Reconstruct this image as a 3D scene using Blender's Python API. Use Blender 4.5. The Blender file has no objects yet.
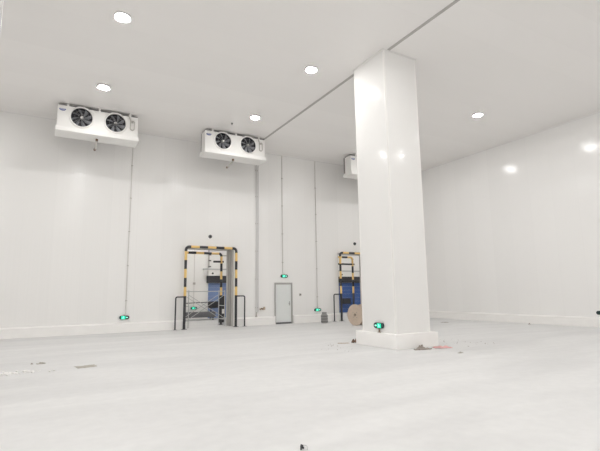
import bpy, bmesh, math, random
from mathutils import Vector, Matrix
random.seed(7)
S = bpy.context.scene
C = S.collection
R = math.radians
PI = math.pi

# ------------------------------------------------------------------ sizes (metres)
D, W, H = 21.66, 21.04, 9.52          # far wall, right wall, ceiling
XL, YB = -10.0, -9.0                  # left wall, wall behind the camera
KH = 0.43                             # kerb height
CY = 29.0                             # far wall of the corridor

# ------------------------------------------------------------------ materials
def nodes(name):
    m = bpy.data.materials.new(name); m.use_nodes = True
    nt = m.node_tree; return m, nt, nt.nodes['Principled BSDF']

def mat(name, col, rough=0.5, metal=0.0, spec=0.5, noise=0.0, nscale=6.0, bump=0.0, emit=None, estr=0.0):
    m, nt, b = nodes(name)
    b.inputs['Base Color'].default_value = (*col, 1)
    b.inputs['Roughness'].default_value = rough
    b.inputs['Metallic'].default_value = metal
    b.inputs['Specular IOR Level'].default_value = spec
    if emit:
        b.inputs['Emission Color'].default_value = (*emit, 1)
        b.inputs['Emission Strength'].default_value = estr
    tc = nt.nodes.new('ShaderNodeTexCoord')
    n = nt.nodes.new('ShaderNodeTexNoise'); n.inputs['Scale'].default_value = nscale
    n.inputs['Detail'].default_value = 4
    nt.links.new(tc.outputs['Object'], n.inputs['Vector'])
    if noise > 0:
        r = nt.nodes.new('ShaderNodeMix'); r.data_type = 'RGBA'
        r.inputs[6].default_value = (*[c*(1-noise) for c in col], 1)
        r.inputs[7].default_value = (*[min(1, c*(1+noise)) for c in col], 1)
        nt.links.new(n.outputs['Fac'], r.inputs[0]); nt.links.new(r.outputs[2], b.inputs['Base Color'])
    if bump > 0:
        bp = nt.nodes.new('ShaderNodeBump'); bp.inputs['Strength'].default_value = bump
        bp.inputs['Distance'].default_value = 0.01
        nt.links.new(n.outputs['Fac'], bp.inputs['Height']); nt.links.new(bp.outputs[0], b.inputs['Normal'])
    return m

def panel_mat(name, col, axis, pitch, offset, rough=0.17, joint=0.005, rib=0.12, jdark=0.955):
    """Insulated metal panels: fine ribs and thin joints every `pitch` metres along `axis` (0 x, 1 y)."""
    m, nt, b = nodes(name); L = nt.links
    b.inputs['Roughness'].default_value = rough
    b.inputs['Specular IOR Level'].default_value = 0.4
    geo = nt.nodes.new('ShaderNodeNewGeometry')
    sep = nt.nodes.new('ShaderNodeSeparateXYZ'); L.new(geo.outputs['Position'], sep.inputs[0])
    def math_(op, a, bb=None, c=None):
        n = nt.nodes.new('ShaderNodeMath'); n.operation = op
        for i, v in enumerate((a, bb, c)):
            if v is None: continue
            if isinstance(v, (int, float)): n.inputs[i].default_value = v
            else: L.new(v, n.inputs[i])
        return n.outputs[0]
    co = sep.outputs[axis]
    f = math_('FRACT', math_('DIVIDE', math_('SUBTRACT', co, offset), pitch))
    d = math_('ABSOLUTE', math_('SUBTRACT', f, 0.5))
    j = math_('GREATER_THAN', d, 0.5 - joint/pitch)
    pid = math_('FLOOR', math_('DIVIDE', math_('SUBTRACT', co, offset), pitch))
    wn = nt.nodes.new('ShaderNodeTexWhiteNoise'); wn.noise_dimensions = '1D'; L.new(pid, wn.inputs['W'])
    base = nt.nodes.new('ShaderNodeMix'); base.data_type = 'RGBA'
    base.inputs[6].default_value = (*[c*0.985 for c in col], 1); base.inputs[7].default_value = (*[min(1, c*1.01) for c in col], 1)
    L.new(wn.outputs['Value'], base.inputs[0])
    mx = nt.nodes.new('ShaderNodeMix'); mx.data_type = 'RGBA'
    L.new(j, mx.inputs[0]); L.new(base.outputs[2], mx.inputs[6]); mx.inputs[7].default_value = (*[c*jdark for c in col], 1)
    L.new(mx.outputs[2], b.inputs['Base Color'])
    # ribs: noise squeezed across the panel, stretched along its length
    mp = nt.nodes.new('ShaderNodeMapping'); L.new(geo.outputs['Position'], mp.inputs['Vector'])
    sc = [0.03, 0.03, 0.03]; sc[axis] = 9.0; mp.inputs['Scale'].default_value = sc
    n = nt.nodes.new('ShaderNodeTexNoise'); n.inputs['Scale'].default_value = 1.0; n.inputs['Detail'].default_value = 1.5
    L.new(mp.outputs[0], n.inputs['Vector'])
    n2 = nt.nodes.new('ShaderNodeTexNoise'); n2.inputs['Scale'].default_value = 0.9; n2.inputs['Detail'].default_value = 1
    L.new(geo.outputs['Position'], n2.inputs['Vector'])
    hgt = math_('ADD', n.outputs['Fac'], math_('MULTIPLY', n2.outputs['Fac'], 1.2))
    bp = nt.nodes.new('ShaderNodeBump'); bp.inputs['Strength'].default_value = rib; bp.inputs['Distance'].default_value = 0.02
    L.new(hgt, bp.inputs['Height']); L.new(bp.outputs[0], b.inputs['Normal'])
    return m

WHITE = (0.855, 0.848, 0.835)
M = {}
M['wall_x'] = panel_mat('wall_panels_back', WHITE, 0, 1.155, 0.05)
M['wall_y'] = panel_mat('wall_panels_side', (0.885, 0.878, 0.868), 1, 1.155, 0.4)  # same panels as the back wall, coloured paler in place of more light
M['ceiling'] = panel_mat('ceiling_panels', (0.87, 0.853, 0.838), 1, 1.155, 0.2, rough=0.33, joint=0.003, rib=0.06, jdark=0.95)
M['column'] = panel_mat('column_panels', (0.85, 0.843, 0.83), 0, 50.0, 20.0, rough=0.15, rib=0.16)
M['kerb'] = mat('painted_kerb', (0.90, 0.888, 0.872), 0.55, noise=0.03, nscale=3, bump=0.05)
M['corridor'] = mat('corridor_wall', (0.86, 0.85, 0.83), 0.45, noise=0.02)
M['joint'] = mat('joint_sealant', (0.46, 0.445, 0.43), 0.6, noise=0.06)
M['conduit'] = mat('grey_conduit', (0.50, 0.48, 0.45), 0.4, noise=0.04)
M['thin_conduit'] = mat('slim_conduit', (0.68, 0.66, 0.635), 0.4, noise=0.04)
M['pipe_white'] = mat('white_pipe', (0.72, 0.715, 0.71), 0.35, noise=0.03)
M['black'] = mat('black_paint', (0.035, 0.035, 0.04), 0.4, noise=0.15)
M['rubber'] = mat('black_rubber', (0.045, 0.045, 0.05), 0.75, noise=0.2, bump=0.2)
M['darkgrey'] = mat('dark_grey_steel', (0.13, 0.13, 0.14), 0.5, noise=0.15)
M['jamb'] = mat('grey_lining', (0.56, 0.545, 0.525), 0.4, metal=0.1, noise=0.06, nscale=2)
M['jamb_rail'] = mat('lining_rail', (0.40, 0.39, 0.375), 0.35, metal=0.3, noise=0.05)
M['steel'] = mat('galvanised_tube', (0.52, 0.52, 0.52), 0.35, metal=0.3, noise=0.08)
M['door'] = mat('door_leaf', (0.74, 0.765, 0.755), 0.35, noise=0.02)
M['door_frame'] = mat('door_frame', (0.42, 0.415, 0.40), 0.35, metal=0.3, noise=0.05)
M['chrome'] = mat('brushed_metal', (0.55, 0.55, 0.55), 0.25, metal=1.0)
M['casing'] = mat('white_casing', (0.84, 0.83, 0.81), 0.5, noise=0.01)
M['coil'] = mat('dark_coil_fins', (0.20, 0.18, 0.175), 0.5, metal=0.4, noise=0.1, nscale=60)
M['shroud'] = mat('fan_cavity', (0.055, 0.055, 0.065), 0.6, noise=0.1)
M['blade'] = mat('fan_blade_metal', (0.36, 0.37, 0.40), 0.35, metal=0.4, noise=0.06)
M['hub'] = mat('fan_hub', (0.45, 0.44, 0.43), 0.4, metal=0.3)
M['badge'] = mat('blue_badge', (0.05, 0.08, 0.30), 0.4)
M['badge_w'] = mat('badge_white', (0.75, 0.78, 0.85), 0.4)
M['blue'] = mat('blue_curtain', (0.06, 0.125, 0.36), 0.35, noise=0.15, nscale=2.5)
M['pale_blue'] = mat('pale_blue_curtain', (0.20, 0.28, 0.50), 0.35, noise=0.10, nscale=2.5)
M['sign_body'] = mat('sign_housing', (0.02, 0.045, 0.045), 0.35)
M['sign_green'] = mat('sign_green_lit', (0.0, 0.45, 0.27), 0.4, emit=(0.015, 0.55, 0.33), estr=1.1)
M['sign_glow'] = mat('sign_pale_lit', (0.4, 0.9, 0.75), 0.4, emit=(0.35, 1.0, 0.78), estr=1.1)
M['brown_knob'] = mat('brown_bracket', (0.22, 0.14, 0.09), 0.5)
M['wood'] = mat('drum_plywood', (0.58, 0.475, 0.385), 0.7, noise=0.12, nscale=5, bump=0.1)
M['wood_d'] = mat('drum_core_wood', (0.40, 0.32, 0.25), 0.7, noise=0.12)
M['canister'] = mat('grey_canister', (0.27, 0.265, 0.26), 0.45, noise=0.1, bump=0.05)
M['band'] = mat('canister_band', (0.10, 0.10, 0.10), 0.5)
M['cardboard'] = mat('brown_cardboard', (0.16, 0.09, 0.055), 0.8, noise=0.25, nscale=25)
M['tan'] = mat('tan_paper', (0.48, 0.40, 0.31), 0.8, noise=0.2, nscale=15)
M['greytan'] = mat('dirty_plastic_film', (0.34, 0.30, 0.265), 0.6, noise=0.3, nscale=12)
M['pink'] = mat('pink_film', (0.68, 0.38, 0.37), 0.5, noise=0.3, nscale=10)
M['chalk'] = mat('white_plaster', (0.86, 0.85, 0.83), 0.9, noise=0.04, nscale=30, bump=0.3)
M['puddle'] = mat('dried_mud', (0.43, 0.405, 0.355), 0.8, noise=0.1, nscale=8)
M['fixture'] = mat('lamp_housing', (0.75, 0.75, 0.75), 0.4)
M['lens'] = mat('lamp_lens_lit', (0.9, 0.9, 0.9), 0.5, emit=(1.0, 0.99, 0.975), estr=262)
M['lens_c'] = mat('corridor_fill_lit', (0.9, 0.9, 0.9), 0.5, emit=(1.0, 0.98, 0.95), estr=36)

def stripe_mat(name, axis):
    m, nt, b = nodes(name); L = nt.links
    tc = nt.nodes.new('ShaderNodeTexCoord'); sp = nt.nodes.new('ShaderNodeSeparateXYZ')
    L.new(tc.outputs['Object'], sp.inputs[0])
    def mt(op, a, v):
        n = nt.nodes.new('ShaderNodeMath'); n.operation = op; L.new(a, n.inputs[0])
        if not isinstance(v, (int, float)): L.new(v, n.inputs[1])
        else: n.inputs[1].default_value = v
        return n.outputs[0]
    if axis == 'z':
        u = sp.outputs[2]
        st = mt('LESS_THAN', mt('FRACT', mt('DIVIDE', mt('SUBTRACT', u, 1.58), 0.87), 0), 0.5)
        lim = mt('GREATER_THAN', u, 1.58)
    else:
        u = sp.outputs[0]
        st = mt('LESS_THAN', mt('FRACT', mt('DIVIDE', mt('ADD', u, 0.215 + 8.6), 0.86), 0), 0.5)
        lim = mt('LESS_THAN', mt('ABSOLUTE', u, 0), 1.075)
    f = mt('MULTIPLY', st, lim)
    mx = nt.nodes.new('ShaderNodeMix'); mx.data_type = 'RGBA'; L.new(f, mx.inputs[0])
    mx.inputs[6].default_value = (0.035, 0.035, 0.04, 1); mx.inputs[7].default_value = (0.84, 0.58, 0.22, 1)
    L.new(mx.outputs[2], b.inputs['Base Color']); b.inputs['Roughness'].default_value = 0.4
    return m
M['stripe_z'] = stripe_mat('hazard_stripes_upright', 'z')
M['stripe_x'] = stripe_mat('hazard_stripes_across', 'x')

def floor_mat():
    m, nt, b = nodes('smooth_concrete'); L = nt.links
    geo = nt.nodes.new('ShaderNodeNewGeometry')
    mp = nt.nodes.new('ShaderNodeMapping'); mp.inputs['Rotation'].default_value = (0, 0, R(25)); mp.inputs['Scale'].default_value = (0.22, 0.75, 1)
    L.new(geo.outputs['Position'], mp.inputs['Vector'])
    n1 = nt.nodes.new('ShaderNodeTexNoise'); n1.inputs['Scale'].default_value = 1.1; n1.inputs['Detail'].default_value = 6; n1.inputs['Distortion'].default_value = 0.8
    L.new(mp.outputs[0], n1.inputs['Vector'])
    n2 = nt.nodes.new('ShaderNodeTexNoise'); n2.inputs['Scale'].default_value = 5; n2.inputs['Detail'].default_value = 8
    L.new(geo.outputs['Position'], n2.inputs['Vector'])
    cr = nt.nodes.new('ShaderNodeValToRGB'); L.new(n1.outputs['Fac'], cr.inputs[0])
    cr.color_ramp.elements[0].position = 0.3; cr.color_ramp.elements[0].color = (0.65, 0.65, 0.65, 1)
    cr.color_ramp.elements[1].position = 0.7; cr.color_ramp.elements[1].color = (0.75, 0.75, 0.747, 1)
    cr2 = nt.nodes.new('ShaderNodeValToRGB'); L.new(n2.outputs['Fac'], cr2.inputs[0])
    cr2.color_ramp.elements[0].position = 0.3; cr2.color_ramp.elements[0].color = (0.95, 0.95, 0.95, 1)
    cr2.color_ramp.elements[1].position = 0.7; cr2.color_ramp.elements[1].color = (1, 1, 1, 1)
    mx = nt.nodes.new('ShaderNodeMix'); mx.data_type = 'RGBA'; mx.blend_type = 'MULTIPLY'; mx.inputs[0].default_value = 1
    L.new(cr.outputs[0], mx.inputs[6]); L.new(cr2.outputs[0], mx.inputs[7]); L.new(mx.outputs[2], b.inputs['Base Color'])
    rr = nt.nodes.new('ShaderNodeMapRange'); rr.inputs[3].default_value = 0.42; rr.inputs[4].default_value = 0.62
    L.new(n1.outputs['Fac'], rr.inputs[0]); L.new(rr.outputs[0], b.inputs['Roughness'])
    b.inputs['Specular IOR Level'].default_value = 0.35
    bp = nt.nodes.new('ShaderNodeBump'); bp.inputs['Strength'].default_value = 0.08; bp.inputs['Distance'].default_value = 0.01
    L.new(n2.outputs['Fac'], bp.inputs['Height']); L.new(bp.outputs[0], b.inputs['Normal'])
    return m
M['floor'] = floor_mat()

# ------------------------------------------------------------------ mesh helpers
def box(bm, x0, x1, y0, y1, z0, z1, bev=0.0):
    t = bmesh.new(); bmesh.ops.create_cube(t, size=1)
    for v in t.verts:
        v.co = Vector((x0 + (v.co.x+.5)*(x1-x0), y0 + (v.co.y+.5)*(y1-y0), z0 + (v.co.z+.5)*(z1-z0)))
    if bev: bmesh.ops.bevel(t, geom=t.edges[:], offset=bev, segments=2, affect='EDGES', profile=0.7)
    merge(bm, t)

def merge(bm, t, mtx=None):
    if mtx: bmesh.ops.transform(t, matrix=mtx, verts=t.verts[:])
    me = bpy.data.meshes.new('tmp'); t.to_mesh(me); t.free(); bm.from_mesh(me); bpy.data.meshes.remove(me)

def tube(bm, pts, r, seg=10, cap=True):
    pts = [Vector(p) for p in pts]; rings = []
    n0 = None
    for i, p in enumerate(pts):
        if i == 0: d = pts[1]-p
        elif i == len(pts)-1: d = p-pts[i-1]
        else: d = (pts[i+1]-p).normalized() + (p-pts[i-1]).normalized()
        d.normalize()
        if n0 is None:
            a = Vector((0, 0, 1)) if abs(d.z) < .9 else Vector((1, 0, 0)); n0 = d.cross(a).normalized()
        else:
            n0 = (n0 - d*n0.dot(d)).normalized()
        b = d.cross(n0)
        rr = r[i] if isinstance(r, (list, tuple)) else r
        rings.append([bm.verts.new(p + (n0*math.cos(2*PI*k/seg) + b*math.sin(2*PI*k/seg))*rr) for k in range(seg)])
    for A, B in zip(rings, rings[1:]):
        for k in range(seg):
            f = bm.faces.new((A[k], A[(k+1) % seg], B[(k+1) % seg], B[k])); f.smooth = True
    if cap:
        bm.faces.new(rings[0][::-1]); bm.faces.new(rings[-1])

def lathe(bm, prof, seg=32, mtx=None):
    """prof: (radius, height) pairs round the local z axis."""
    t = bmesh.new(); rings = []
    for r, z in prof:
        if r < 1e-6: rings.append([t.verts.new((0, 0, z))])
        else: rings.append([t.verts.new((r*math.cos(2*PI*k/seg), r*math.sin(2*PI*k/seg), z)) for k in range(seg)])
    for A, B in zip(rings, rings[1:]):
        for k in range(seg):
            a, b = A[k % len(A)], A[(k+1) % len(A)]; c, d = B[(k+1) % len(B)], B[k % len(B)]
            vs = []
            for v in (a, b, c, d):
                if v not in vs: vs.append(v)
            if len(vs) > 2:
                try: t.faces.new(vs).smooth = (abs(prof[0][0]) >= 0)
                except ValueError: pass
    bmesh.ops.recalc_face_normals(t, faces=t.faces[:])
    merge(bm, t, mtx)

def prism(bm, poly, y0, y1):
    """polygon in x,z extruded along y."""
    a = [bm.verts.new((x, y0, z)) for x, z in poly]; b = [bm.verts.new((x, y1, z)) for x, z in poly]
    bm.faces.new(a); bm.faces.new(b[::-1]); n = len(poly)
    for i in range(n): bm.faces.new((a[i], b[i], b[(i+1) % n], a[(i+1) % n]))

def arc_pts(c, r, a0, a1, n, ax=('x', 'z'), base=(0, 0, 0)):
    out = []
    for i in range(n+1):
        a = R(a0 + (a1-a0)*i/n); p = list(base)
        p[{'x':0,'y':1,'z':2}[ax[0]]] = c[0] + r*math.cos(a); p[{'x':0,'y':1,'z':2}[ax[1]]] = c[1] + r*math.sin(a)
        out.append(tuple(p))
    return out

def obj(name, bm, m, parent=None, loc=None, autosmooth=True):
    bmesh.ops.recalc_face_normals(bm, faces=bm.faces[:])
    me = bpy.data.meshes.new(name); bm.to_mesh(me); bm.free(); me.materials.append(m)
    o = bpy.data.objects.new(name, me); C.objects.link(o)
    if loc: o.location = loc
    if parent: o.parent = parent
    if autosmooth:
        try: me.set_sharp_from_angle(angle=R(38))
        except Exception: pass
    return o

def one(fn, *a, **k):
    bm = bmesh.new(); fn(bm, *a, **k); return bm

def tag(o, label, cat, group=None, kind=None):
    if label: o['label'] = label
    if cat: o['category'] = cat
    if group: o['group'] = group
    if kind: o['kind'] = kind
    return o

def thing(name, label, cat, loc=(0, 0, 0), rotz=0, group=None):
    o = bpy.data.objects.new(name, None); C.objects.link(o); o.empty_display_size = 0.1
    o.location = loc; o.rotation_euler = (0, 0, rotz)
    return tag(o, label, cat, group)

def struct(name, bm, m, label=None, parent=None):
    o = obj(name, bm, m, parent)
    if not parent:
        o['kind'] = 'structure'
        tag(o, label, 'building', None)
    return o

def copy_tree(o, parent=None):
    c = o.copy(); C.objects.link(c)
    if parent: c.parent = parent
    for ch in list(o.children): copy_tree(ch, c)
    return c

def copy_thing(o, label, loc, rotz=0):
    c = copy_tree(o); c.location = loc; c.rotation_euler = (0, 0, rotz); c['label'] = label
    return c

# ------------------------------------------------------------------ the room shell
OP1 = (5.88, 8.40, 4.0); OP2 = (15.0, 17.42, 4.0); WT = 1.0
struct('floor', one(box, XL-.3, W+9, YB-.3, CY+.3, -.3, 0), M['floor'], 'pale grey polished concrete floor of the cold store')
struct('ceiling', one(box, XL, W, YB, D, H, H+.2), M['ceiling'], 'flat off-white insulated panel ceiling')
bm = bmesh.new()
box(bm, XL, OP1[0], D, D+WT, 0, H+.2); box(bm, OP1[1], OP2[0], D, D+WT, 0, H+.2); box(bm, OP2[1], W+.3, D, D+WT, 0, H+.2)
box(bm, OP1[0], OP1[1], D, D+WT, OP1[2], H+.2); box(bm, OP2[0], OP2[1], D, D+WT, OP2[2], H+.2)
struct('wall_back', bm, M['wall_x'], 'white insulated panel wall with two tall doorways')
struct('wall_right', one(box, W, W+.3, YB, D, 0, H+.2), M['wall_y'], 'white insulated panel wall on the right')
struct('wall_left', one(box, XL-.3, XL, YB, D+WT, 0, H+.2), M['wall_y'], 'white insulated panel wall on the left')
struct('wall_front', one(box, XL-.3, W+.3, YB-.3, YB, 0, H+.2), M['wall_x'], 'white insulated panel wall behind the viewer')
def kerb_prof(bm, x0, x1, wall=None, side=None):
    prof = [(0, 0), (.15, 0), (.15, KH-.06), (.13, KH-.035), (0, KH)]      # top sloped to face up and catch light as a bright edge
    def P(t, q, z):
        if side == 'r': return (W-q, t, z)
        if side == 'l': return (XL+q, t, z)
        return (t, D-q, z)
    a = [bm.verts.new(P(x0, q, z)) for q, z in prof]; b = [bm.verts.new(P(x1, q, z)) for q, z in prof]
    bm.faces.new(a); bm.faces.new(b[::-1])
    for i in range(5): bm.faces.new((a[i], b[i], b[(i+1) % 5], a[(i+1) % 5]))
def kerb_seg(bm, x0, x1):
    kerb_prof(bm, x0, x1)
bm = bmesh.new()
for a, b in ((XL, OP1[0]), (OP1[1], 10.66), (11.95, OP2[0]), (OP2[1], W)): kerb_seg(bm, a, b)
struct('baseboard_back', bm, M['kerb'], 'white raised kerb along the foot of the back wall')
struct('baseboard_right', one(kerb_prof, YB, D-.15, None, 'r'), M['kerb'], 'white raised kerb along the foot of the right wall')
struct('baseboard_left', one(kerb_prof, YB, D-.15, None, 'l'), M['kerb'], 'white raised kerb along the foot of the left wall')
# ceiling joint
struct('trim_1', one(box, 9.17, 9.28, YB, D, H-.012, H+.002), M['joint'], 'grey joint strip running along the ceiling to the back wall')
# thin cover angle where walls meet ceiling
bm = bmesh.new(); prism(bm, [(0, 0), (0, 0)], 0, 0) if False else None
box(bm, XL, W, D-.03, D, H-.035, H)
struct('trim_2', bm, M['wall_x'], 'slim cover strip between back wall and ceiling')
struct('trim_3', one(box, W-.03, W, YB, D-.03, H-.035, H), M['wall_y'], 'slim cover strip between right wall and ceiling')

# doorway linings (grey metal faces on the thickness of the wall)
def lining(n, op, label):
    x0, x1, z1 = op
    bm = bmesh.new()
    box(bm, x0, x0+.03, D-.01, D+WT+.01, 0, z1); box(bm, x1-.03, x1, D-.01, D+WT+.01, 0, z1)
    box(bm, x0+.03, x1-.03, D-.01, D+WT+.01, z1-.03, z1)
    o = struct('trim_%d' % n, bm, M['jamb'], label)
    bm = bmesh.new()
    box(bm, x1-.085, x1-.03, D+.28, D+.40, 0, z1-.03); box(bm, x1-.06, x1-.03, D+.62, D+.68, 0, z1-.03)
    obj('guide_rail', bm, M['jamb_rail'], o)
lining(4, OP1, 'grey metal lining of the left tall doorway')
lining(5, OP2, 'grey metal lining of the right tall doorway beside the column')

# corridor beyond the doorways
CX0, CX1, CH = 0.0, 29.0, 5.6
struct('wall_corridor_far', one(box, CX0, CX1, CY, CY+.3, 0, CH), M['corridor'], 'white wall of the corridor seen through the doorways')
bm = bmesh.new(); box(bm, CX0-.3, CX0, D+WT, CY+.3, 0, CH); box(bm, CX1, CX1+.3, D+WT, CY+.3, 0, CH); box(bm, W+.3, CX1, D+WT-.3, D+WT, 0, CH)
struct('wall_corridor_ends', bm, M['corridor'], 'end walls of the corridor beyond')
struct('ceiling_corridor', one(box, CX0, CX1, D+WT, CY+.3, CH, CH+.2), M['corridor'], 'ceiling of the corridor beyond')

# ------------------------------------------------------------------ columns
def column(x0, x1, y0, y1, label, strip=False):
    t = thing('column', label, 'column', ((x0+x1)/2, (y0+y1)/2, 0), 0, 'square panel-clad columns')
    hx, hy = (x1-x0)/2, (y1-y0)/2
    sh = bmesh.new(); box(sh, -hx, hx, -hy, hy, KH-.02, H, bev=0.012)
    obj('shaft', sh, M['column'], t)
    m_ = .17; pl = bmesh.new(); box(pl, -hx-m_, hx+m_, -hy-m_, hy+m_, 0, KH, bev=0.03)
    obj('plinth', pl, M['kerb'], t)
    an = bmesh.new()
    for sx in (-1, 1):
        for sy in (-1, 1):
            cx, cy = sx*hx, sy*hy
            box(an, min(cx+sx*.004, cx-sx*.05), max(cx+sx*.004, cx-sx*.05), min(cy+sy*.004, cy), max(cy+sy*.004, cy), KH, H-.001)
            box(an, min(cx+sx*.004, cx), max(cx+sx*.004, cx), min(cy, cy-sy*.05), max(cy, cy-sy*.05), KH, H-.001)
    obj('corner_angle', an, M['casing'], t)
    cr = bmesh.new()
    box(cr, -hx-.03, hx+.03, -hy-.03, -hy, H-.04, H); box(cr, -hx-.03, -hx, -hy, hy+.03, H-.04, H)
    box(cr, hx, hx+.03, -hy, hy+.03, H-.04, H); box(cr, -hx, hx, hy, hy+.03, H-.04, H)
    obj('top_trim', cr, M['column'], t)
    return t
column(9.03, 10.42, 10.11, 11.70, 'tall white square column standing on a low plinth in mid room')
column(-2.75, -1.335, 10.11, 11.65, 'white column just showing as a bright strip at the upper left edge')

# ------------------------------------------------------------------ ceiling lamps
def make_lamp(label, loc):
    t = thing('ceiling_lamp', label, 'lamp', loc, 0, 'round ceiling lamps')
    bm = bmesh.new(); lathe(bm, [(0, 0), (.22, 0), (.235, -.07), (.225, -.075), (.175, -.055), (.17, -.05), (0, -.05)], 32); obj('housing', bm, M['fixture'], t)
    bm = bmesh.new(); lathe(bm, [(0, -.092), (.08, -.090), (.14, -.080), (.172, -.062), (.172, -.0505), (0, -.0505)], 32); obj('lens', bm, M['lens'], t)
    return t
seen = {(1.37, 17.2): 'lit round ceiling lamp in front of the leftmost evaporator unit',
        (1.37, 12.33): 'lit round ceiling lamp nearest the top left corner of the picture',
        (7.62, 17.2): 'lit round ceiling lamp just above the middle evaporator unit',
        (7.62, 12.33): 'lit round ceiling lamp between the long ceiling joint and middle of ceiling, left of column',
        (16.35, 12.25): 'lit round ceiling lamp right of the tall white column'}
lamp0 = None
for x in (-4.9, 1.37, 7.62, 16.35):
    for y in (17.2, 12.33, 7.45, 2.6, -2.3, -7.0):
        if x > 16 and y == 7.45: y = 6.9
        yy = 12.25 if (x > 16 and y == 12.33) else y
        lab = seen.get((x, yy), 'lit round ceiling lamp outside the view')
        if lamp0 is None: lamp0 = make_lamp(lab, (x, yy, H))
        else: copy_thing(lamp0, lab, (x, yy, H))
lc = None  # unseen lamps added to brighten the corridor
for x in (3.5, 8.5, 13.5, 18.5, 23.5):
    for y in (24.8, 27.2):
        if lc is None:
            lc = thing('corridor_fill_lamp', 'unseen lamp added to light the corridor, hidden by the wall', 'lamp', (x, y, CH), 0, 'added corridor lamps')
            obj('housing', one(box, -.65, .65, -.16, .16, -.06, 0), M['fixture'], lc)
            obj('lens', one(box, -.6, .6, -.12, .12, -.075, -.06), M['lens_c'], lc)
        else: copy_thing(lc, lc['label'], (x, y, CH))

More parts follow.
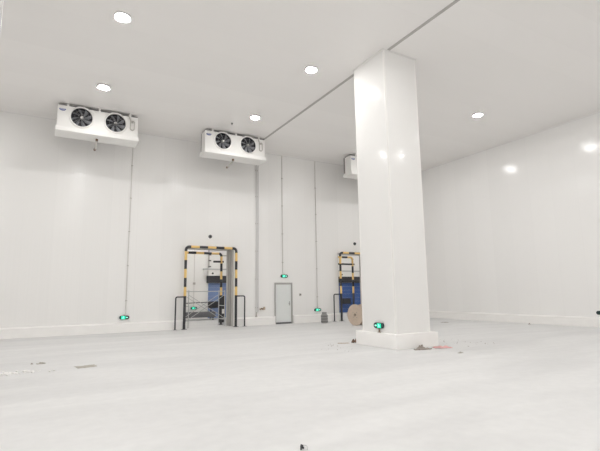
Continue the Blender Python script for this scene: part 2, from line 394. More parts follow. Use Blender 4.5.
# ------------------------------------------------------------------ evaporator units
UZ0, UZ1 = 8.27, 9.40       # underside of tray, top of casing
def make_unit(label, x):
    # local origin: left end, front face, ceiling level
    L_ = 3.10
    t = thing('evaporator_unit', label, 'evaporator', (x, 19.5, H), 0, 'ceiling evaporators along the back wall')
    zt, zb = UZ1-H, UZ0+.18-H
    Fx, Fz, Fr = (.885, 2.20), -.52, .40
    # casing with two round openings in the front sheet
    bm = bmesh.new()
    zc0, zc1 = zb, zt
    def ringface(cx):
        sq = []
        n = 48
        x0, x1 = cx-.5, cx+.5
        outer, inner = [], []
        for k in range(n):
            a = 2*PI*k/n; c, s = math.cos(a), math.sin(a)
            inner.append(bm.verts.new((cx + Fr*c, 0, Fz + Fr*s)))
            k_ = .5/max(abs(c), abs(s)) if True else 1
            ox, oz = cx + k_*c, Fz + k_*s
            oz = max(zc0, min(zc1, oz)) if abs(s) >= abs(c) else oz
            oz = max(zc0, min(zc1, oz))
            outer.append(bm.verts.new((ox, 0, oz)))
        for k in range(n):
            j = (k+1) % n
            bm.faces.new((inner[k], inner[j], outer[j], outer[k]))
        # short inner wall of the opening
        back = [bm.verts.new((v.co.x, .10, v.co.z)) for v in inner]
        for k in range(n):
            j = (k+1) % n; bm.faces.new((inner[k], back[k], back[j], inner[j]))
    for cx in Fx: ringface(cx)
    def quad(x0, x1, z0, z1):
        vs = [bm.verts.new(p) for p in ((x0, 0, z0), (x1, 0, z0), (x1, 0, z1), (x0, 0, z1))]; bm.faces.new(vs)
    quad(0, Fx[0]-.5, zc0, zc1); quad(Fx[0]+.5, Fx[1]-.5, zc0, zc1); quad(Fx[1]+.5, L_, zc0, zc1)
    for cx in Fx:
        if Fz+.5 < zc1: quad(cx-.5, cx+.5, Fz+.5, zc1)
        if Fz-.5 > zc0: quad(cx-.5, cx+.5, zc0, Fz-.5)
    dp = .58
    for X_ in (0, L_):
        vs = [bm.verts.new(p) for p in ((X_, 0, zc0), (X_, dp, zc0), (X_, dp, zc1), (X_, 0, zc1))]; bm.faces.new(vs)
    for Z_ in (zc0, zc1):
        vs = [bm.verts.new(p) for p in ((0, 0, Z_), (L_, 0, Z_), (L_, dp, Z_), (0, dp, Z_))]; bm.faces.new(vs)
    # folded returns at the two front corners
    for X_ in (0, L_): box(bm, X_-.008, X_+.008, -.006, .02, zc0, zc1)
    bmesh.ops.remove_doubles(bm, verts=bm.verts[:], dist=.0004)
    obj('casing', bm, M['casing'], t)
    # coil block at the back
    bm = bmesh.new(); box(bm, .01, L_-.01, dp+.001, dp+.13, zc0+.02, zc1+.012)
    for i in range(40): box(bm, .03+i*.0765, .035+i*.0765, dp+.13, dp+.14, zc0+.03, zc1)
    obj('coil_block', bm, M['coil'], t)
    # drip tray, sloping underside, lip in front
    bm = bmesh.new(); ov = .045
    prof = [(-.09, zb+.02), (-.11, zb-.04), (-.11, zb-.15), (-.06, zb-.18), (dp+.16, zb-.18), (dp+.16, zb), (-.0, zb)]
    a = [bm.verts.new((-ov, y, z)) for y, z in prof]; b = [bm.verts.new((L_+ov, y, z)) for y, z in prof]
    bm.faces.new(a[::-1]); bm.faces.new(b)
    for i in range(len(prof)):
        j = (i+1) % len(prof); bm.faces.new((a[i], a[j], b[j], b[i]))
    obj('drip_tray', bm, M['casing'], t)
    # dark strips stand for shade in the ceiling gap; white hanger brackets
    for ry in (.015, dp-.05): obj('gap_shade_strip', one(box, .02, L_-.02, ry, ry+.045, zt, zt+.045), M['darkgrey'], t)
    for bx in (.36, 1.55, 2.78):
        obj('hanger_bracket', one(box, bx-.04, bx+.04, -.012, .09, zt-.05, -.0005, bev=.004), M['casing'], t)
        obj('hanger_bracket', one(box, bx-.03, bx+.03, dp-.12, dp-.02, zt, -.0005), M['casing'], t)
    # fans
    for cx in Fx:
        mt = Matrix.Translation((cx, 0, Fz)) @ Matrix.Rotation(R(90), 4, 'X')
        bm = bmesh.new()
        lathe(bm, [(Fr+.005, -.01), (Fr+.005, .05), (Fr+.03, .065), (Fr+.055, .05), (Fr+.07, .0), (Fr+.07, -.0), (Fr+.005, -.01)], 48, mt)
        fan = obj('fan', bm, M['casing'], t)
        bm = bmesh.new()
        lathe(bm, [(0, -.20), (Fr-.003, -.20), (Fr-.003, .0), (Fr-.014, .0), (Fr-.014, -.19), (0, -.19)], 48, mt)
        obj('cavity', bm, M['shroud'], fan)
        bm = bmesh.new(); lathe(bm, [(0, .035), (.045, .035), (.065, .015), (.07, -.10), (0, -.10)], 24, mt)
        obj('hub', bm, M['hub'], fan)
        nb = 8
        for k in range(nb):
            a0 = 2*PI*k/nb + (.2 if cx > 1 else 0)
            bm = bmesh.new(); rows = []
            for i in range(6):
                rr = .06 + (Fr-.085)*i/5
                half = .15 + .05*math.sin(PI*i/5)
                sweep = .30*(i/5)
                row = []
                for j in range(5):
                    u = -1 + 2*j/4; ang = a0 + sweep + u*half
                    dep = .055 - .05*u
                    row.append((rr*math.cos(ang), dep, rr*math.sin(ang)))
                rows.append(row)
            vv = [[bm.verts.new((cx+p[0], p[1], Fz+p[2])) for p in r_] for r_ in rows]
            vb = [[bm.verts.new((cx+p[0], p[1]+.006, Fz+p[2])) for p in r_] for r_ in rows]
            for i in range(5):
                for j in range(4):
                    bm.faces.new((vv[i][j], vv[i+1][j], vv[i+1][j+1], vv[i][j+1])).smooth = True
                    bm.faces.new((vb[i][j], vb[i][j+1], vb[i+1][j+1], vb[i+1][j])).smooth = True
            for j in range(4):
                bm.faces.new((vv[5][j], vb[5][j], vb[5][j+1], vv[5][j+1])); bm.faces.new((vv[0][j], vv[0][j+1], vb[0][j+1], vb[0][j]))
            for i in range(5):
                bm.faces.new((vv[i][0], vb[i][0], vb[i+1][0], vv[i+1][0])); bm.faces.new((vv[i][4], vv[i+1][4], vb[i+1][4], vb[i][4]))
            obj('blade', bm, M['blade'], fan)
        # thin wire guard rings
        bm = bmesh.new()
        for rr in (.13, .26):
            tube(bm, [(cx+rr*math.cos(2*PI*k/32), -.055, Fz+rr*math.sin(2*PI*k/32)) for k in range(33)], .0035, 4, False)
        for k in range(4):
            a_ = PI/4 + k*PI/2
            tube(bm, [(cx+.07*math.cos(a_), -.03, Fz+.07*math.sin(a_)), (cx+.13*math.cos(a_), -.055, Fz+.13*math.sin(a_)), (cx+(Fr+.03)*math.cos(a_), -.058, Fz+(Fr+.03)*math.sin(a_))], .0035, 4)
        obj('wire_guard', bm, M['hub'], fan)
    # badge: dark blue shield with pale stroke
    bm = bmesh.new()
    prism(bm, [(.05, -.27), (.29, -.27), (.29, -.30), (.25, -.345), (.17, -.36), (.09, -.345), (.05, -.30)], -.012, -.001)
    bd = obj('badge', bm, M['badge'], t)
    bm = bmesh.new(); box(bm, .08, .255, -.016, -.0121, -.298, -.286)
    for q in (.10, .14, .18, .215): box(bm, q, q+.016, -.016, -.0121, -.328, -.306)
    obj('badge_mark', bm, M['badge_w'], bd)
    # hose loop of cable conduit at the right end
    bm = bmesh.new()
    pts = [(2.70, -.03, -.06), (2.73, -.05, -.16), (2.78, -.05, -.30), (2.79, -.05, -.62)] + \
          arc_pts((2.87, -.66), .08, 180, 360, 8, base=(0, -.05, 0)) + [(2.95, -.05, -.52), (2.955, -.04, -.36), (2.92, -.03, -.31), (2.88, -.01, -.34)]
    tube(bm, pts, .024, 8)
    obj('cable_conduit', bm, M['conduit'], t)
    obj('junction_box', one(box, 2.83, 2.92, -.03, 0, -.40, -.30, bev=.005), M['conduit'], t)
    # drain pipe: elbow under the tray then back to the wall
    bm = bmesh.new(); zz = zb-.18
    tube(bm, [(1.52, .30, zz+.01), (1.52, .30, zz-.10), (1.52, .34, zz-.14), (1.52, 1.15, zz-.22)], .034, 8)
    dp_ = obj('drain_pipe', bm, M['conduit'], t)
    for ca, cb in (((1.52, .30, zz-.005), (1.52, .30, zz-.10)), ((1.52, 1.08, zz-.213), (1.52, 1.17, zz-.222))): obj('coupling', one(tube, [ca, cb], .052, 10), M['brown_knob'], dp_)
    return t
unit0 = make_unit('white twin-fan evaporator unit leftmost of the row under the ceiling', -.09)
copy_thing(unit0, 'white twin-fan evaporator unit in the middle, beside the ceiling joint', (6.07, 19.5, H))
copy_thing(unit0, 'white evaporator unit partly hidden behind the tall column', (14.60, 19.5, H))

# ------------------------------------------------------------------ wall conduits and pipes
def conduit(x, z0, z1, r, label, m=None, y=None):
    bm = bmesh.new(); y = D-r-.008 if y is None else y
    tube(bm, [(0, 0, z0), (0, 0, z1)], r, 8)
    z = z0+.6
    o = obj('conduit', bm, m or M['thin_conduit'], None, (x, y, 0))
    while z < z1-.3:
        obj('pipe_clip', one(box, -r-.02, r+.02, -r-.004, r+.006, z, z+.03), M['conduit'], o); z += 1.6
    return tag(o, label, 'conduit', 'thin conduits running down the back wall')
conduit(3.17, .80, H-.04, .020, 'thin grey conduit down the wall below the leftmost evaporator')
conduit(11.27, 2.72, H-.04, .026, 'thin grey conduit ending above the small door')
conduit(13.50, .80, H-.04, .026, 'thin grey conduit ending at the exit sign beside the canister')
# twin pipe run from the middle evaporator
t = thing('drain_pipe_pair', 'pair of pale pipes running down the wall to the right of the left doorway', 'pipe', (9.72, D-.06, 0))
for dx in (-.052, .052):
    obj('pipe', one(tube, [(dx, 0, .66), (dx, 0, H-.01)], .034, 12), M['pipe_white'], t)
bm = bmesh.new(); tube(bm, [(-.06, -.02, .44), (-.052, -.02, .68)], .03, 12); tube(bm, [(-.06, -.02, .435), (-.06, -.02, .50)], .055, 12)
obj('pipe_foot', bm, M['conduit'], t)
z = .9
while z < H-.5:
    obj('pipe_clip', one(box, -.10, .10, .0, .055, z, z+.03), M['conduit'], t); z += 1.5
# small tap cluster
t = thing('wall_valve', 'small brown valve fitting on the wall beside the twin pipes', 'valve', (10.02, D, .84))
bm = bmesh.new(); tube(bm, [(-.12, -.04, -.04), (-.05, -.06, .03), (.02, -.06, -.03), (.14, -.04, .05)], .025, 8); tube(bm, [(0, 0, 0), (0, -.08, 0)], .04, 10)
obj('valve_body', bm, M['brown_knob'], t)
bm = bmesh.new(); box(bm, .07, .16, -.08, -.01, -.06, .10, bev=.01); box(bm, -.14, -.09, -.08, -.01, -.06, .03, bev=.01)
obj('valve_handle', bm, M['tan'], t)
# push button
t = thing('door_button', 'small grey push button box on the wall right of the small door', 'switch', (12.38, D, 1.55))
obj('button_box', one(box, -.055, .055, -.05, 0, -.07, .07, bev=.01), M['conduit'], t)
bm = bmesh.new(); lathe(bm, [(0, .015), (.03, .015), (.03, 0), (0, 0)], 16, Matrix.Translation((0, -.05, .01)) @ Matrix.Rotation(R(90), 4, 'X'))
obj('button', bm, M['black'], t)

def sensor(x, z, label):
    t = thing('door_sensor', label, 'sensor', (x, D, z), 0, 'black sensors above the tall doorways')
    mt = Matrix.Rotation(R(90), 4, 'X')
    bm = bmesh.new(); lathe(bm, [(0, 0), (.095, 0), (.095, .03), (.08, .05), (0, .05)], 24, mt); obj('base', bm, M['darkgrey'], t)
    bm = bmesh.new(); lathe(bm, [(.065, .05), (.06, .08), (.04, .11), (0, .115)], 24, mt); obj('dome', bm, M['black'], t)
sensor(7.10, 4.58, 'small black dome sensor on the wall above the left doorway')
sensor(16.30, 4.60, 'small black dome sensor beside the column above the right doorway')
t = thing('ceiling_probe', 'tiny dark probe on the ceiling above the middle evaporator', 'sensor', (6.98, 18.39, H))
bm = bmesh.new(); lathe(bm, [(0, 0), (.045, 0), (.045, -.03), (.02, -.04), (.02, -.09), (0, -.09)], 16); obj('probe_body', bm, M['darkgrey'], t)

# ------------------------------------------------------------------ small door
t = thing('door_1', None, None, (11.30, D, 0)); t['kind'] = 'structure'; t['label'] = 'pale grey steel personnel door in the back wall'
bm = bmesh.new()
box(bm, -.53, -.47, -.06, 0, 0, 2.22); box(bm, .47, .56, -.06, 0, 0, 2.22); box(bm, -.47, .47, -.06, 0, 2.12, 2.22)
obj('door_frame', bm, M['door_frame'], t)
leaf = obj('door_leaf', one(box, -.465, .465, -.045, -.001, .09, 2.118), M['door'], t)
bm = bmesh.new(); box(bm, .35, .39, -.055, -.0451, .98, 1.20, bev=.003); tube(bm, [(.37, -.05, 1.09), (.37, -.10, 1.09), (.26, -.105, 1.09)], .012, 8)
obj('door_handle', bm, M['chrome'], leaf)
obj('threshold', one(box, -.47, .47, -.10, -.001, 0, .088), M['darkgrey'], t)
bm = bmesh.new(); box(bm, -.66+.02, -.54, -.13, 0, 0, .43); box(bm, .57, .65, -.13, 0, 0, .43)
obj('kerb_return', bm, M['kerb'], t)

# ------------------------------------------------------------------ exit signs
def make_sign(label, loc, rotz=0, group='green emergency exit signs', stub=False, mirror=False):
    t = thing('exit_sign', label, 'exit sign', loc, rotz, group)
    s = -1 if mirror else 1
    bm = bmesh.new(); pts = []
    for cx, a0 in ((.13, -90), (-.13, 90)):
        for k in range(9):
            a = R(a0+k*22.5); pts.append((cx+.085*math.cos(a), .085*math.sin(a)))
    prism(bm, pts, -.07, -.002); obj('housing', bm, M['sign_body'], t)
    bm = bmesh.new(); xs = sorted((s*-.14, s*.045)); box(bm, xs[0], xs[1], -.08, -.0701, -.068, .068, bev=.004); obj('lit_panel', bm, M['sign_green'], t)
    # running figure
    bm = bmesh.new(); y0, y1 = -.086, -.0801
    def st(a, b, w):
        a, b = Vector((a[0]*s-.045*s, a[1])), Vector((b[0]*s-.045*s, b[1])); d = (b-a).normalized(); n = Vector((-d.y, d.x))*w/2
        prism(bm, [tuple(a+n), tuple(b+n), tuple(b-n), tuple(a-n)], y0, y1)
    st((-.005, .022), (-.015, -.015), .022); st((-.015, -.012), (.02, -.03), .013); st((.02, -.03), (.015, -.055), .012)
    st((-.015, -.012), (-.035, -.04), .013); st((-.035, -.04), (-.06, -.042), .012); st((-.004, .018), (.03, .005), .010); st((-.006, .02), (-.035, .005), .010)
    prism(bm, [(-.045*s+.002*s+.012*math.cos(2*PI*k/10), .042+.012*math.sin(2*PI*k/10)) for k in range(10)], y0, y1)
    obj('running_figure', bm, M['sign_glow'], t)
    # arrow
    bm = bmesh.new(); c = .115*s
    prism(bm, [(c-.045*s, 0), (c-.005*s, .035), (c-.005*s, .012), (c+.04*s, .012), (c+.04*s, -.012), (c-.005*s, -.012), (c-.005*s, -.035)], -.076, -.0701)
    obj('arrow', bm, M['sign_glow'], t)
    bm = bmesh.new()
    if stub: tube(bm, [(0, -.03, -.20), (0, -.03, -.082)], .02, 8); box(bm, -.05, .05, -.06, -.0, -.215, -.19)
    else: box(bm, -.035, .035, -.05, -.002, .084, .13, bev=.006)
    obj('bracket', bm, M['brown_knob'] if stub else M['conduit'], t)
    return t
make_sign('green exit sign low on the wall at the foot of the leftmost conduit', (3.12, D-.01, .66))
make_sign('green exit sign above the small grey door', (11.36, D-.01, 2.58))
make_sign('green exit sign low on the wall between the small door and canister', (13.50, D-.01, .68))
make_sign('green exit sign low on the left face of the tall column', (9.03-.002, 10.84, .64), R(-90), stub=True, mirror=True)
make_sign('green exit sign cut off by the right edge of the picture, low on right wall', (W-.005, 10.36, .62), R(90))
make_sign('green exit sign on the corridor wall behind the scaffold', (8.47, CY-.005, .74))

# ------------------------------------------------------------------ striped arches and hoops
def arch(label, x0, x1, y, z1, crossbar=None):
    r = .065; cx = (x0+x1)/2; hw = (x1-x0)/2; br = .16
    t = thing('striped_arch', label, 'door guard', (cx, y, 0), 0, 'black and yellow doorway guards')
    for s in (-1, 1):
        post = obj('post', one(tube, [(0, 0, 0), (0, 0, z1-br)], r, 14), M['stripe_z'], t, (s*hw, 0, 0))
        obj('base_plate', one(box, -.11, .11, -.11, .11, 0, .015), M['black'], post)
    pts = arc_pts((-hw+br, 0), br, 180, 90, 6, base=(0, 0, 0)) + arc_pts((hw-br, 0), br, 90, 0, 6, base=(0, 0, 0))
    obj('top_bar', one(tube, pts, r, 14), M['stripe_x'], t, (0, 0, z1-br))
    if crossbar:
        for (a, b, z, rr) in crossbar: obj('crossbar', one(tube, [(a-cx, 0, z), (b-cx, 0, z)], rr, 10), M['black'], t)
    return t
arch('black and yellow striped pipe arch round the front of the left doorway', 5.79, 8.42, D-.30, 3.985)
arch('black and yellow striped pipe arch round the front of the right doorway', 14.98, 17.50, D-.30, 3.98)
arch('black and yellow striped pipe arch beyond the left doorway, in the corridor', 5.85, 8.30, D+WT+.62, 3.87, [(7.85, 8.42, 3.42, .055)])
arch('black and yellow striped pipe arch beyond the right doorway, in the corridor', 15.15, 17.30, D+WT+.62, 3.90, [(15.15, 17.42, 3.45, .06)])

def hoop(label, xin, xout, y):
    s = 1 if xout > xin else -1; r = .035; w = abs(xout-xin); br = .08
    t = thing('guard_hoop', label, 'guard hoop', (xin, y, 0), 0, 'black guard hoops beside the doorways')
    pts = [(s*w, 0, 0), (s*w, 0, 1.54-br)] + [(s*(w-br) + s*br*math.cos(R(a)), 0, 1.54-br + br*math.sin(R(a))) for a in range(0, 91, 15)] + [(0, 0, 1.54)]
    obj('tube', one(tube, pts, r, 10), M['black'], t)
    obj('base_plate', one(box, s*w-.08, s*w+.08, -.08, .08, 0, .014), M['darkgrey'], t)
hoop('black hoop guard left of the left doorway', 5.79-.065, 5.36, D-.30)
hoop('black hoop guard right of the left doorway', 8.42+.065, 8.90, D-.30)
hoop('black hoop guard left of the right doorway near the canister', 14.98-.065, 14.47, D-.30)

# ------------------------------------------------------------------ scaffold in the left doorway
t = thing('scaffold', 'steel tube scaffold frame standing in the left tall doorway', 'scaffold', (6.2, D+.48, 0))
ra = .022; SW, SD, SH = 1.90, .93, 1.86
for x in (0, SW):
    bm = bmesh.new()
    for y in (0, SD): tube(bm, [(x, y, 0.03), (x, y, SH)], ra, 8); tube(bm, [(x, y, 0), (x, y, .03)], .045, 8)
    for z in (.35, 1.05, 1.80): tube(bm, [(x, 0, z), (x, SD, z)], ra*.8, 8)
    obj('end_frame', bm, M['steel'], t)
for y in (-.03, SD+.03):
    for a, b in (((0, y, .42), (SW, y, 1.62)), ((0, y+.03, 1.62), (SW, y+.03, .42))):
        obj('cross_brace', one(tube, [a, b], .014, 6), M['steel'], t)
for y, z in ((0, 1.80), (0, .40), (SD, 1.80)):
    obj('ledger', one(tube, [(0, y, z), (SW, y, z)], .02, 8), M['steel'], t)

# ------------------------------------------------------------------ corridor side: blue doors, rails, platform
def blue_door(x0, x1, label, boxx, curt):
    t = thing('dock_door', label, 'roller door', (x0, CY, 0), 0, 'blue doors across the corridor')
    w = x1-x0; bm = bmesh.new()
    n = 8
    for i in range(n): box(bm, .02, w-.02, -.06, -.012, .05+i*2.33/n, .05+(i+1)*2.33/n-.005)
    obj('curtain', bm, curt, t)
    bm = bmesh.new(); box(bm, -.10, w+.1, -.30, -.001, 2.39, 2.86, bev=.02); obj('header_pad', bm, M['rubber'], t)
    bm = bmesh.new(); box(bm, -.06, w+.1, -.34, -.001, 2.87, 3.22, bev=.02); hb = obj('motor_cover', bm, M['casing'], t)
    bm = bmesh.new(); lathe(bm, [(0, .03), (.06, .03), (.07, 0), (0, 0)], 16, Matrix.Translation((.22, -.34, 3.02)) @ Matrix.Rotation(R(90), 4, 'X')); obj('warning_dome', bm, M['black'], hb)
    bm = bmesh.new(); box(bm, -.45, w+.4, -.40, -.25, 3.26, 3.34); obj('beam', bm, M['steel'], t)
    bm = bmesh.new(); box(bm, boxx, boxx+.75, -.30, -.061, .72, 1.15, bev=.03); obj('bumper', bm, M['rubber'], t)
    return t
blue_door(9.40, 12.0, 'pale blue slatted dock door with black header seen through the left doorway', .0, M['pale_blue'])
blue_door(20.0, 23.0, 'deep blue slatted dock door with black header seen through the right doorway', .3, M['blue'])
t = thing('pipe_rack', 'dark vertical cable rail on the corridor wall beyond the left doorway', 'rail', (9.42, CY, 3.5))
bm = bmesh.new(); box(bm, -.05, .05, -.08, 0, -.1, 1.6); box(bm, .95, 1.5, -.08, -.02, .72, .8)
obj('rail', bm, M['conduit'], t)
bm = bmesh.new()
for z in (-.05, .35, .75, 1.15): box(bm, -.02, .14, -.14, -.08, z, z+.08)
obj('rail_clip', bm, M['darkgrey'], t)
t = thing('loading_platform', 'low dark loading platform in the corridor behind the scaffold', 'platform', (7.7, CY-.9, 0))
obj('deck', one(box, -.6, 1.85, -.35, .35, .18, .52, bev=.02), M['darkgrey'], t)
bm = bmesh.new(); [box(bm, a, a+.1, b, b+.1, 0, .18) for a in (-.5, 1.65) for b in (-.3, .2)]
obj('leg', bm, M['darkgrey'], t)
bm = bmesh.new(); tube(bm, [(-.58, -.3, .5), (-.58, -.3, 1.08), (1.55, -.3, 1.14), (1.55, -.3, .5)], .035, 8); obj('handrail', bm, M['black'], t)
o = tag(obj('conduit', one(tube, [(0, 0, .9), (0, 0, 4.9)], .02, 8), M['thin_conduit'], None, (8.45, CY-.03, 0)), 'thin conduit on the corridor wall seen through the left doorway', 'conduit')
obj('switch_box', one(box, -.08, .08, -.03, .02, 2.28, 2.42), M['conduit'], o)
t = thing('control_cabinet', 'tall narrow black cabinet beyond the left doorway behind the striped post', 'cabinet', (8.72, CY-4.7, 0))
obj('cabinet_body', one(box, -.14, .16, -.12, .12, .05, 1.55, bev=.01), M['rubber'], t)
obj('cabinet_label', one(box, -.10, .12, -.128, -.1201, .55, .80), M['casing'], t)

# ------------------------------------------------------------------ cable drum
ang = R(-79)     # axis direction azimuth
t = thing('cable_drum', 'wooden cable drum standing on edge beside the tall column', 'cable drum', (13.52, 18.12, 0))
ax = Vector((math.sin(R(79)), math.cos(R(79)), 0)); up = Vector((0, 0, 1)); sd = ax.cross(up)
mt = Matrix.Translation((0, 0, .525)) @ Matrix((( sd.x, up.x, ax.x, 0), (sd.y, up.y, ax.y, 0), (sd.z, up.z, ax.z, 0), (0, 0, 0, 1)))
RD = .525
for z0, nm in ((0, 'flange'), (.52, 'flange')):
    bm = bmesh.new(); lathe(bm, [(.045, z0), (RD-.008, z0), (RD, z0+.008), (RD, z0+.037), (RD-.008, z0+.045), (.045, z0+.045), (.045, z0)], 56, mt)
    fl = obj(nm, bm, M['wood'], t)
    if z0 == 0:
        bm = bmesh.new()
        for k in range(4):
            a = PI/4+k*PI/2; m2 = mt @ Matrix.Translation((.17*math.cos(a), .17*math.sin(a), -.012))
            lathe(bm, [(0, 0), (.016, 0), (.016, .014), (0, .014)], 10, m2)
        obj('bolt', bm, M['darkgrey'], fl)
bm = bmesh.new(); lathe(bm, [(.05, .045), (.25, .045), (.25, .52), (.05, .52)], 40, mt); obj('core', bm, M['wood_d'], t)
bm = bmesh.new(); lathe(bm, [(.044, -.006), (.085, -.006), (.085, -.0005), (.044, -.0005), (.044, -.006)], 24, mt); obj('hub_ring', bm, M['wood_d'], t)
bm = bmesh.new(); lathe(bm, [(0, .02), (.044, .02), (.044, .04), (0, .04)], 24, mt); obj('hub_bore', bm, M['black'], t)

# canister
t = thing('canister', 'squat grey metal canister on the floor beside the right doorway', 'canister', (13.30, 20.62, 0)); t.scale = (1.18, 1.18, 1.05)
bm = bmesh.new(); lathe(bm, [(0, 0), (.13, 0), (.155, .02), (.16, .06), (.16, .36), (.15, .42), (.11, .465), (0, .475)], 32); obj('body', bm, M['canister'], t)
bm = bmesh.new(); lathe(bm, [(.115, .455), (.115, .56), (.10, .56), (.10, .455)], 28); obj('collar', bm, M['canister'], t)
bm = bmesh.new()
for z in (.07, .20, .345): lathe(bm, [(.1605, z), (.166, z+.005), (.166, z+.025), (.1605, z+.03)], 32)
obj('band', bm, M['band'], t)
bm = bmesh.new(); tube(bm, [(0, 0, .47), (0, 0, .53)], .03, 10); tube(bm, [(-.05, 0, .53), (.05, 0, .53)], .015, 8); obj('valve', bm, M['band'], t)

# ------------------------------------------------------------------ litter on the floor
def scrap(name, label, cat, loc, sx, sy, h, m, seed, rotz=0, thick=.004, rough=1.0, group='scraps lying on the floor'):
    rnd = random.Random(seed); bm = bmesh.new(); n = 9; vs = []
    for i in range(n):
        row = []
        for j in range(n):
            u, v = i/(n-1)-.5, j/(n-1)-.5
            e = 1 - .35*rnd.random()*(abs(u) > .45 or abs(v) > .45)
            z = h*max(0, rnd.random()**2*(1-1.6*max(abs(u), abs(v))))*rough
            row.append(bm.verts.new((u*sx*e + rnd.uniform(-.02, .02)*sx, v*sy*e + rnd.uniform(-.02, .02)*sy, z + .002)))
        vs.append(row)
    fs = [bm.faces.new((vs[i][j], vs[i+1][j], vs[i+1][j+1], vs[i][j+1])) for i in range(n-1) for j in range(n-1)]
    r_ = bmesh.ops.extrude_face_region(bm, geom=fs)
    for v in [g for g in r_['geom'] if isinstance(g, bmesh.types.BMVert)]: v.co.z += thick
    o = obj(name, bm, m, None, loc); o.rotation_euler = (0, 0, rotz)
    return tag(o, label, cat, group)
scrap('cardboard_scrap', 'dark brown crumpled cardboard scrap left of the column plinth', 'scrap', (9.02, 12.15, 0), .24, .18, .22, M['cardboard'], 1, R(-30))
scrap('cardboard_scrap', 'small dark brown cardboard bit touching the left corner of the plinth', 'scrap', (9.20, 12.08, 0), .07, .10, .22, M['cardboard'], 2, R(-30))
scrap('paper_scrap', 'flat tan paper strip left of the brown cardboard scrap', 'scrap', (8.62, 12.24, 0), .42, .20, .02, M['tan'], 3, R(-20))
scrap('film_scrap', 'dirty grey-brown crumpled film in front of the column plinth', 'scrap', (9.58, 9.62, 0), .66, .24, .09, M['greytan'], 4, R(-12))
scrap('paper_scrap', 'tan crumpled paper peak on the film by the plinth', 'scrap', (9.72, 9.80, 0), .26, .16, .17, M['greytan'], 5, R(10))
scrap('plastic_film', 'pink crumpled plastic film by the right corner of the plinth', 'scrap', (10.28, 9.54, 0), .58, .28, .10, M['pink'], 6, R(-18))
scrap('cable_offcut', 'thin dark strip lying near the foot of the right wall', 'scrap', (18.35, 16.75, 0), .42, .10, .04, M['greytan'], 7, R(-50))
scrap('paper_scrap', 'small pale scrap alone on the floor right of the plinth', 'scrap', (9.85, 8.5, 0), .18, .10, .05, M['puddle'], 8, 0)
scrap('paper_scrap', 'tiny brown scrap near the kerb of the right wall', 'scrap', (20.35, 13.3, 0), .12, .10, .10, M['greytan'], 13, 0)
scrap('mud_patch', 'flat grey-tan dried mud patch on the left side of the floor', 'mud', (.93, 12.0, 0), .50, .42, .012, M['puddle'], 9, R(10), .003)
scrap('plaster_chip', 'small pale chip beside the mud patch at far left', 'scrap', (-.02, 13.15, 0), .22, .12, .05, M['puddle'], 10, R(5))
scrap('plaster_chip', 'tiny dark chip left of the pale chip', 'scrap', (-.22, 13.2, 0), .06, .08, .04, M['greytan'], 11, 0)
rnd = random.Random(5)
bm = bmesh.new()
for i in range(70):
    a = rnd.gauss(0, .32); b = rnd.gauss(0, .16); s = rnd.uniform(.008, .045)
    tt = bmesh.new(); bmesh.ops.create_icosphere(tt, subdivisions=1, radius=s)
    for v in tt.verts: v.co *= rnd.uniform(.7, 1.2); v.co.z *= .45
    merge(bm, tt, Matrix.Translation((a, b, s*.3)) @ Matrix.Rotation(rnd.random()*6, 4, 'Z'))
tag(obj('plaster_rubble', bm, M['chalk'], None, (-.55, 11.9, 0)), 'scatter of white plaster crumbs at the left edge of the floor', 'rubble', None, 'stuff')
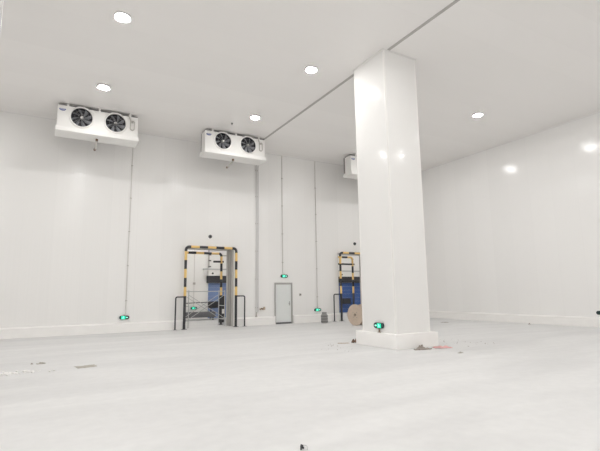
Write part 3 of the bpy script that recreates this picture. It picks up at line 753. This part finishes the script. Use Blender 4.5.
# scattered grit near the plinth and over the floor
bm = bmesh.new()
for i in range(60):
    if i < 40: a, b = rnd.uniform(10.95, 12.6), rnd.uniform(9.2, 11.5)
    else: a, b = rnd.uniform(7.2, 8.2), rnd.uniform(10.5, 12.5)
    s = rnd.uniform(.005, .014)
    tt = bmesh.new(); bmesh.ops.create_icosphere(tt, subdivisions=1, radius=s)
    merge(bm, tt, Matrix.Translation((a, b, s*.4)))
tag(obj('floor_grit', bm, M['greytan'], None), 'fine dark grit on the floor either side of the column plinth', 'grit', None, 'stuff')
# tie wire knot near the viewer
t = thing('wire_knot', 'small dark twisted tie and wire loop on the floor at the bottom edge', 'wire', (2.55, 4.42, 0))
bm = bmesh.new(); tube(bm, [(-.05, -.02, .012), (-.03, .01, .022), (-.015, -.015, .02), (.0, .01, .014)], [.010, .014, .013, .008], 8); tube(bm, [(-.02, .035, .012), (.0, .06, .02), (.02, .055, .014)], [.009, .014, .009], 8)
obj('tie', bm, M['rubber'], t)
bm = bmesh.new(); tube(bm, [(.01, -.05, .006), (.035, -.02, .012), (.045, .02, .02), (.03, .055, .02), (.01, .06, .012)], .005, 6); obj('wire_loop', bm, M['steel'], t)

# ------------------------------------------------------------------ world, camera, colour
w = bpy.data.worlds.new('World'); S.world = w; w.use_nodes = True
w.node_tree.nodes['Background'].inputs[0].default_value = (.8, .85, 1, 1); w.node_tree.nodes['Background'].inputs[1].default_value = 0.0
f_px, pit, roll, yaw, hcam = 437.53, 0.1508, -0.0137, 0.5211, 1.7
cy_, sy_, cp, sp = math.cos(yaw), math.sin(yaw), math.cos(pit), math.sin(pit)
F = Vector((sy_*cp, cy_*cp, sp)); Rt = Vector((cy_, -sy_, 0)); U = Rt.cross(F)
c, s = math.cos(roll), math.sin(roll)
R2 = Rt*c + U*s; U2 = U*c - Rt*s
cam = bpy.data.cameras.new('camera'); co = bpy.data.objects.new('camera', cam); C.objects.link(co)
mw = Matrix(((R2.x, U2.x, -F.x, 0), (R2.y, U2.y, -F.y, 0), (R2.z, U2.z, -F.z, hcam), (0, 0, 0, 1)))
co.matrix_world = mw
cam.sensor_fit = 'HORIZONTAL'; cam.sensor_width = 36; cam.lens = f_px/600*36; cam.clip_end = 200
S.camera = co
S.view_settings.view_transform = 'Standard'; S.view_settings.look = 'None'; S.view_settings.gamma = 1
S.cycles.max_bounces = 14; S.cycles.diffuse_bounces = 10
S.view_settings.use_curve_mapping = False
S.view_settings.exposure = 0.0
